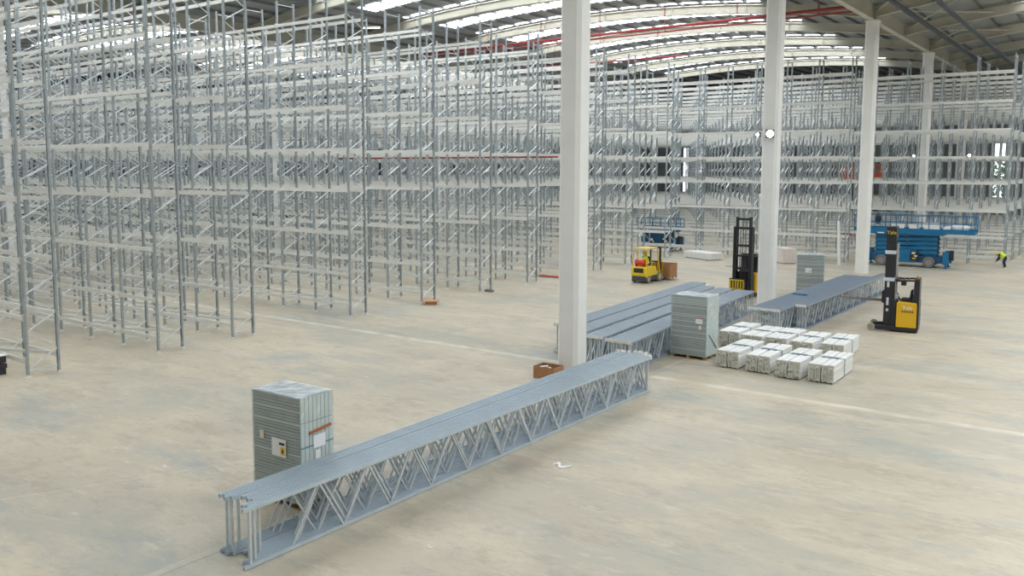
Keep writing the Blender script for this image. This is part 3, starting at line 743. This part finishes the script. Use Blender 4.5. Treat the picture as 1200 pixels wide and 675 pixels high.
    for s in (-.22, .22):
        m = MB(); m.box(x1 + .08, x1 + .12, s - .05, s + .05, fz, fz + .44); m.prism([(x1 + .08, fz), (x1 + .08 + forks, fz + .015), (x1 + .08 + forks, fz + .03), (x1 + .08, fz + .05)], 'y', s - .05, s + .05)
        m.build('fork', mat('brown_fork_steel', (.20, .15, .11), .5, .5), t)
    return t
# near reach truck: forks point to -x in the hall; local x forward -> rz = pi
t = reach_truck('black and yellow reach truck standing on the open floor, forks against the third frame bundle', (-8.50, 40.90, 0), math.pi + .12, forks=1.8, fz=1.28)
head = MB().box(.10, .52, -.46, .46, 4.12, 4.62).build('mast_head_panel', BLACK, t, .02)
lettering(head, 'Yale', .225, YEL, (.305, .467, 4.30), (math.pi / 2, 0, math.pi))
for z in (3.42, 2.22): MB().box(.10, .53, -.42, .462, z, z + .16).build('white_crossbar', mat('pale_crossbar', (.62, .66, .72), .4), t, .01)
lettering(t, 'Yale', .24, WHITE, (-.48, .632, 1.03), (math.pi / 2, 0, math.pi))
for k in range(5): MB().box(-.72 + k * .1, -.66 + k * .1, .622, .630, .90, .97).build('model_marking', BLACK, t)
for z, h_ in ((1.95, .25), (1.15, .34), (.88, .12)): decal(t, 'sticker', mat('pale_sticker', (.6, .6, .66), .5), (.40, .453, z), (.30, .453, z), (.30, .453, z + h_), (.40, .453, z + h_))
for s in (0,):
    MB().box(.10, .50, .38, .45, .3, 4.3).build('mast_cover', BLACK, t, .01)
reach_truck('black and yellow reach truck with its tall mast seen left of the second pillar', (-17.85, 47.0, 0), math.radians(-92), forks=.9, mh=4.5, grid=True, mw=.50)

# counterbalance forklift; x forward
t = thing('forklift', 'yellow counterbalance forklift driving away with a brown box', 'forklift', (FK[0], FK[1], 0), math.pi / 2 - .03)
m = MB(); m.prism([(-.05, .34), (-.12, .55), (-.08, 1.0), (.15, 1.08), (.55, 1.08), (.55, .34)], 'y', -.55, .55); m.build('counterweight', YEL, t, .06)
MB().box(-.04, 1.95, -.50, .50, .16, .50).build('chassis', mat('charcoal_chassis', (.06, .06, .08), .6), t, .03)
MB().prism([(-.10, .12), (-.08, .54), (.45, .54), (.45, .12)], 'y', -.5, .5).build('rear_bumper', mat('charcoal_chassis', (.06, .06, .08), .6), t, .03)
m = MB(); m.prism([(.5, .45), (.5, 1.05), (1.2, 1.0), (1.3, .62), (1.9, .62), (1.95, .45)], 'y', -.54, .54); m.build('body', YEL, t, .03)
g = MB(); g.box(-.135, -.11, -.34, .34, .66, .94)
for k in range(5): z = .69 + k * .05; g.box(-.145, -.12, -.3, .3, z, z + .015)
g.build('radiator_grille', BLACK, t, .01)
MB().tube([(.12, -.38, 1.28), (.12, -.32, 1.28), (.12, .32, 1.28), (.12, .38, 1.28)], [.10, .17, .17, .10], 14).build('gas_bottle', REDT, t)
MB().box(.0, .24, -.30, -.24, 1.06, 1.46).box(.0, .24, .24, .30, 1.06, 1.46).build('bottle_bracket', BLACK, t)
for s in (-1, 1):
    MB().tube([(.05, s * .50, 1.02), (.02, s * .50, 1.2), (.12, s * .48, 2.08), (.3, s * .47, 2.16)], .035, 8).build('rear_pillar', YEL, t)
    MB().tube([(.62, s * .50, 1.0), (.66, s * .49, 2.1)], .035, 8).build('middle_pillar', YEL, t)
    MB().tube([(1.72, s * .50, .6), (1.42, s * .48, 2.13)], .045, 8).build('front_pillar', YEL, t)
m = MB(); m.box(.1, 1.45, -.50, -.42, 2.12, 2.2); m.box(.1, 1.45, .42, .5, 2.12, 2.2)
for k in range(6): x = .1 + k * .255; m.box(x, x + .06, -.5, .5, 2.12, 2.2)
m.box(.15, 1.4, -.4, .4, 2.17, 2.19)
m.build('roof_guard', mat('pale_yellow_roof', (.78, .60, .2), .4), t, .01)
m = MB(); m.box(.62, 1.05, -.24, .24, 1.02, 1.12); m.prism([(.56, 1.08), (.64, 1.08), (.6, 1.3), (.54, 1.3)], 'y', -.22, .22); m.build('seat', BLACK, t, .02)
MB().bar((1.55, 0, .62), (1.35, 0, 1.28), .08, .06).tube([(1.33, -.16, 1.28), (1.37, 0, 1.34), (1.33, .16, 1.28)], .02, 6).build('steering_column', BLACK, t)
for s in (-1, 1):
    wheel(t, .26, s * .48, .24, .18, mat('worn_tyre', (.22, .20, .17), .85), mat('tan_hub', (.5, .44, .34), .6))
    wheel(t, 1.62, s * .50, .32, .22, mat('worn_tyre', (.22, .20, .17), .85), mat('tan_hub', (.5, .44, .34), .6))
    MB().box(2.02, 2.14, s * .34 - .05, s * .34 + .05, .08, 2.15).build('mast_channel', BLACK, t, .01)
    m = MB(); m.box(2.22, 2.26, s * .3 - .05, s * .3 + .05, .06, .6); m.box(2.22, 3.25, s * .3 - .05, s * .3 + .05, .045, .08); m.build('fork', BLACK2, t)
m = MB()
for z in (.3, 1.2, 2.1): m.box(2.03, 2.13, -.34, .34, z - .04, z + .04)
m.build('mast_crossbar', BLACK, t)
m = MB(); m.box(2.17, 2.22, -.5, .5, .25, .33); m.box(2.17, 2.22, -.5, .5, .62, .70)
for k in range(6): y = -.5 + k * .194; m.box(2.17, 2.21, y, y + .03, .25, 1.25)
m.box(2.17, 2.21, -.5, .5, 1.22, 1.26); m.build('load_backrest', YEL, t)
fb = open_carton('pallet_box', 'brown plywood box carried on the forks of the yellow forklift', (FK[0] - .35, FK[1] + 2.36, .085), -.03, 1.35, 1.0, .85, CARD, False, True)

# scissor lifts; x along the machine
def scissor_lift(label, loc, rz, Lc=4.6, Wc=1.9, plat=(-4.2, 3.6), zdeck=2.72, layers=5, clutter=True, rail=1.1):
    t = thing('scissor_lift', label, 'scissor lift', loc, rz, 'blue scissor lifts')
    h = Wc / 2
    MB().box(-Lc / 2, Lc / 2, -h + .15, h - .15, .35, .85).build('chassis', BLUED, t, .03)
    for s in (-1, 1):
        for x in (-Lc / 2 + .75, Lc / 2 - .85): wheel(t, x, s * (h - .13), .42, .30, GREYTYRE, HUB)
        m = MB(); m.box(-.75, .75, s * h - (.30 if s > 0 else 0), s * h + (0 if s > 0 else .30), .34, 1.28); m.build('side_cabinet', BLUE, t, .03)
    for y0, y1, nm in ((-h - .04, -h + .01, 'engine_panel'),):
        MB().box(-.95, -.42, y0, y1, .5, 1.2).build(nm, BLACK, t, .01)
        MB().box(.35, .95, y0, y1, .5, 1.2).build(nm, BLACK, t, .01)
    for k, (x, z, w_, h_) in enumerate(((-.8, .85, .3, .22), (-.55, .72, .16, .12), (.45, .98, .25, .16), (.62, .8, .22, .1), (.5, .62, .26, .09))):
        decal(t, 'sticker', [WHITE, WHITE, mat('cream_sticker', (.7, .62, .4), .5), WHITE, YEL][k], (x, -h - .045, z), (x + w_, -h - .045, z), (x + w_, -h - .045, z + h_), (x, -h - .045, z + h_))
    for e in (-1, 1):      # end outriggers
        for s in (-1, 1):
            m = MB(); x = e * (Lc / 2 + .28); m.box(x - .22, x + .22, s * (h - .22) - .16, s * (h - .22) + .16, .30, 1.22); m.tube([(x, s * (h - .22), .30), (x, s * (h - .22), .08)], .07, 8); m.tube([(x, s * (h - .22), .08), (x, s * (h - .22), .02)], .17, 10)
            m.build('outrigger', BLUE, t, .02)
    MB().box(Lc / 2 + .52, Lc / 2 + .78, -h + .1, -h + .5, .62, 1.35).build('battery_box', BLACK, t, .02)
    if not clutter: MB().box(-1.35, 1.3, -h - .02, -h + .3, .36, zdeck - .22).build('engine_cover', BLUED, t, .03)
    # folded scissor pack
    zb = .86; dz = (zdeck - .18 - zb) / layers; xa_, xb_ = -Lc / 2 + .25, Lc / 2 - .35
    for k in range(layers):
        for s in (-1, 1):
            y = s * (h - .42); z0 = zb + k * dz + .10; z1 = zb + (k + 1) * dz - .06
            MB().bar((xa_, y, z0), (xb_, y, z1), .09, dz * .74).build('scissor_arm', BLUE, t, .01)
            MB().bar((xa_, y - .11 * s, z1), (xb_, y - .11 * s, z0), .09, dz * .74).build('scissor_arm', BLUE, t, .01)
        pins = MB()
        for x in (xa_, 0, xb_): pins.tube([(x, -h + .36, zb + (k + .5) * dz), (x, h - .36, zb + (k + .5) * dz)], .055, 8)
        pins.build('hinge_pin', BLUED, t)
    # platform
    x0, x1 = plat
    MB().box(x0, x1, -h, h, zdeck - .16, zdeck).build('platform_deck', BLUE, t, .01)
    MB().box(-Lc / 2 - .1, Lc / 2 + .1, -h - .02, h + .02, zdeck - .30, zdeck - .16).build('deck_frame', BLUE, t, .01)
    m = MB()
    for s in (-1, 1):
        for z in (rail / 2, rail): m.bar((x0, s * (h - .03), zdeck + z), (x1, s * (h - .03), zdeck + z), .05, .05)
        m.box(x0, x1, s * (h - .02) - .01, s * (h - .02) + .01, zdeck, zdeck + .16)
        n = int((x1 - x0) / .75)
        for k in range(n + 1): x = x0 + .03 + (x1 - x0 - .06) * k / n; m.bar((x, s * (h - .03), zdeck), (x, s * (h - .03), zdeck + rail), .05, .05)
    for x in (x0 + .03, x1 - .03):
        for z in (rail / 2, rail): m.bar((x, -h, zdeck + z), (x, h, zdeck + z), .05, .05)
        m.bar((x, 0, zdeck), (x, 0, zdeck + rail), .05, .05)
    m.build('guard_rail', BLUE, t)
    if clutter:
        decal(t, 'sticker', WHITE, (-2.0, -h - .03, zdeck - .27), (-1.55, -h - .03, zdeck - .27), (-1.55, -h - .03, zdeck - .18), (-2.0, -h - .03, zdeck - .18))
    return t
LC = (-14.05, 70.35)
scissor_lift('large blue scissor lift with long railed deck parked before the back racks', (LC[0], LC[1], 0), .035, Lc=4.9, plat=(-3.75, 4.55))
def on_deck(name, label, cat, mb, m, loc, rz=.035, bevel=.0, group=None):
    o = mb.build(name, m, None, bevel); o.location = loc; o.rotation_euler.z = rz; return tag(o, label, cat, group)
on_deck('white_sheet', 'white board on the deck rail of the big blue lift, nearest the black mast head', 'board', MB().box(-.45, .45, -.02, .02, 0, .5), WHITE, (LC[0] - .6, LC[1] - .86, 2.76))
on_deck('white_sheet', 'white notice board hung mid-deck on the big blue lift', 'board', MB().box(-.35, .35, -.02, .02, 0, .45), WHITE, (LC[0] + .55, LC[1] - .84, 2.77))
b = on_deck('notice_board', 'larger white notice board with yellow foot strip on the blue lift deck', 'board', MB().box(-.55, .55, -.02, .02, .1, .62), WHITE, (LC[0] + 1.75, LC[1] - .82, 2.73))
MB().box(-.55, .55, -.03, .025, 0, .10).build('yellow_strip', mat('lemon_yellow', (.75, .8, .05), .4), b)
def bag(label, loc, s, m, seed):
    q = MB(); rr = random.Random(seed); n, k_ = 10, 6; vs = []
    for i in range(k_ + 1):
        ph = -math.pi / 2 + math.pi * i / k_
        for j in range(n): th = 2 * math.pi * j / n; r = 1 + rr.uniform(-.12, .12); vs.append((s[0] * r * math.cos(ph) * math.cos(th), s[1] * r * math.cos(ph) * math.sin(th), s[2] * (1 + math.sin(ph))))
    q.add(vs, [(i * n + j, i * n + (j + 1) % n, (i + 1) * n + (j + 1) % n, (i + 1) * n + j) for i in range(k_) for j in range(n)])
    o = q.build('sack', m); o.location = loc
    for p in o.data.polygons: p.use_smooth = True
    return tag(o, label, 'sack', 'sacks on the blue lift deck')
bag('white plastic sack at the long right end of the blue lift deck', (LC[0] + 3.5, LC[1] - .3, 2.72), (.75, .45, .27), WHITE, 1)
bag('second white sack lying toward the middle of the blue lift deck', (LC[0] + 2.75, LC[1] - .35, 2.72), (.35, .4, .2), WHITE, 2)
bag('pale brown sack at the deck end of the blue lift left of the third pillar', (LC[0] - 3.2, LC[1] - .4, 2.72), (.32, .3, .45), mat('pale_sack', (.6, .52, .45), .7), 3)
bag('black coil of hose over the rail right beside the third pillar', (LC[0] - 2.1, LC[1] - .5, 3.1), (.26, .2, .42), BLACK, 4)
scissor_lift('smaller blue scissor lift standing behind the rack end beyond the yellow forklift', (-34.75, 70.95, 0), 0.0, Lc=2.5, Wc=1.7, plat=(-2.2, 1.75), zdeck=1.95, layers=4, clutter=False, rail=.9)
# orange boom lift among the far racks
t = thing('boom_lift', 'orange lift platforms raised between the far racks', 'lift', (-23.5, 91.6, 0))
MB().box(-1.4, 1.4, -.6, .6, .3, 1.1).build('chassis', ORANGE, t, .03)
for x in (-.95, .95):
    for s in (-1, 1): wheel(t, x, s * .62, .36, .22)
m = MB(); m.tube([(0, 0, 1.1), (0, 0, 1.6)], .3, 10); m.bar((0, 0, 1.6), (-.3, 0, 6.1), .22, .22); m.build('mast', BLACK2, t)
for (x0, x1, z0) in ((-1.4, .4, 6.35), (1.2, 2.4, 6.55)):
    m = MB(); m.box(x0, x1, -.4, .4, z0, z0 + .45)
    for z in (.8, 1.25): m.bar((x0, -.4, z0 + z), (x1, -.4, z0 + z), .07, .07).bar((x0, .4, z0 + z), (x1, .4, z0 + z), .07, .07)
    for k in range(4): x = x0 + (x1 - x0) * k / 3; m.bar((x, -.4, z0 + .1), (x, -.4, z0 + 1.25), .08, .08)
    m.build('basket', ORANGE, t)
MB().bar((-.3, 0, 6.2), (1.8, 0, 6.4), .2, .2).build('jib', ORANGE, t)

# ================================================================ SERVICES UNDER THE ROOF
def pipe(name, label, a, b, r, m, hang=None, n=8):
    t = thing(name, label, 'pipe', a); a = Vector(a); b = Vector(b); d = b - a
    MB().tube([(0, 0, 0), d], r, n).build('pipe_run', m, t)
    c = MB(); k = int(d.length / 6)
    for i in range(1, k + 1) if m is not DARK else (): p = d * (i / (k + 1)); e = d.normalized() * .06; c.tube([p - e, p + e], r * 1.25, n)
    if c.v: c.build('pipe_joint', m, t)
    if hang:
        for i in range(k + 1):
            p = d * ((i + .5) / (k + 1)); x = a.x + p.x
            sp = spans[1] if x < XV2 else spans[2]
            zt = zraf(x, *sp) + .70 - a.z
            MB().tube([p, (p.x, p.y, zt - .1), (p.x - .9, p.y, zt)] if i % 2 else [p, (p.x, p.y, zt)], .022, 6).build('hanger', m, t)
    return t
pipe('sprinkler_pipe', 'upper bright red sprinkler main crossing under the curved roof', (-57, 62.75, 18.02), (-15.7, 61.0, 18.02), .11, RED, True)
pipe('sprinkler_pipe', 'thinner red pipe running just below the upper red main', (-57, 62.95, 17.72), (-15.7, 61.2, 17.72), .06, RED, True)
pipe('sprinkler_pipe', 'dark red pipe seen low between the rack tops', (-56, 72.6, 17.3), (-33.5, 72.2, 17.3), .08, RED, True)
pipe('sprinkler_pipe', 'red pipe running under a beam level of the middle racks', (-52, 48.02, 7.935), (-31.2, 48.02, 7.935), .06, RED)
t = pipe('service_duct', 'dark duct under the roof nearer the white pillars', (-12.75, 0, 17.2), (-12.75, 104, 17.2), .16, DARK)
t = pipe('service_duct', 'dark duct under the roof further from the pillars', (-10.5, 0, 17.2), (-10.5, 104, 17.2), .16, DARK)
# lamps
def flood(label, loc, rz, m=LAMP, r=.14, bracket=True):
    t = thing('floodlight', label, 'lamp', loc, rz, 'small bright lamps')
    MB().box(-r - .04, r + .04, -.05, .08, -r - .04, r + .04).build('housing', BLACK2, t, .01)
    MB().tube([(0, -.055, 0), (0, -.075, 0)], r, 16).build('lens', m, t)
    if bracket: MB().bar((0, .08, 0), (0, .22, 0), .05, .05).build('bracket', BLACK2, t)
    return t
flood('bright floodlight on the side of the second white pillar', (XV2 + .12, CY0 + COLP - .63, 8.93), .4, r=.17)
flood('dimmer floodlight on the other side of the second pillar', (XV2 - .52, CY0 + COLP - .55, 8.9), -.1, LAMPS, r=.08)
flood('small work lamp on a far rack beam right of the fourth pillar', (-10.7, 73.64, 8.33), 0, LAMPS, .10)
flood('small work lamp on a far rack beam left of the fourth pillar', (-14.6, 73.64, 8.33), 0, LAMPS, .08)
t = thing('high_bay_light', 'pinkish white roof lamp glowing above the middle rack tops', 'lamp', (-47.3, 47.07, 17.55), .5)
MB().box(-.7, .7, -.16, .16, .03, .13).build('housing', COLM, t, .01); MB().box(-.66, .66, -.13, .13, 0, .03).build('diffuser', LAMPP, t)
MB().tube([(-.5, 0, .13), (-.5, 0, 1.99)], .012, 6).tube([(.5, 0, .13), (.5, 0, 1.99)], .012, 6).build('hanging_wire', BLACK2, t)
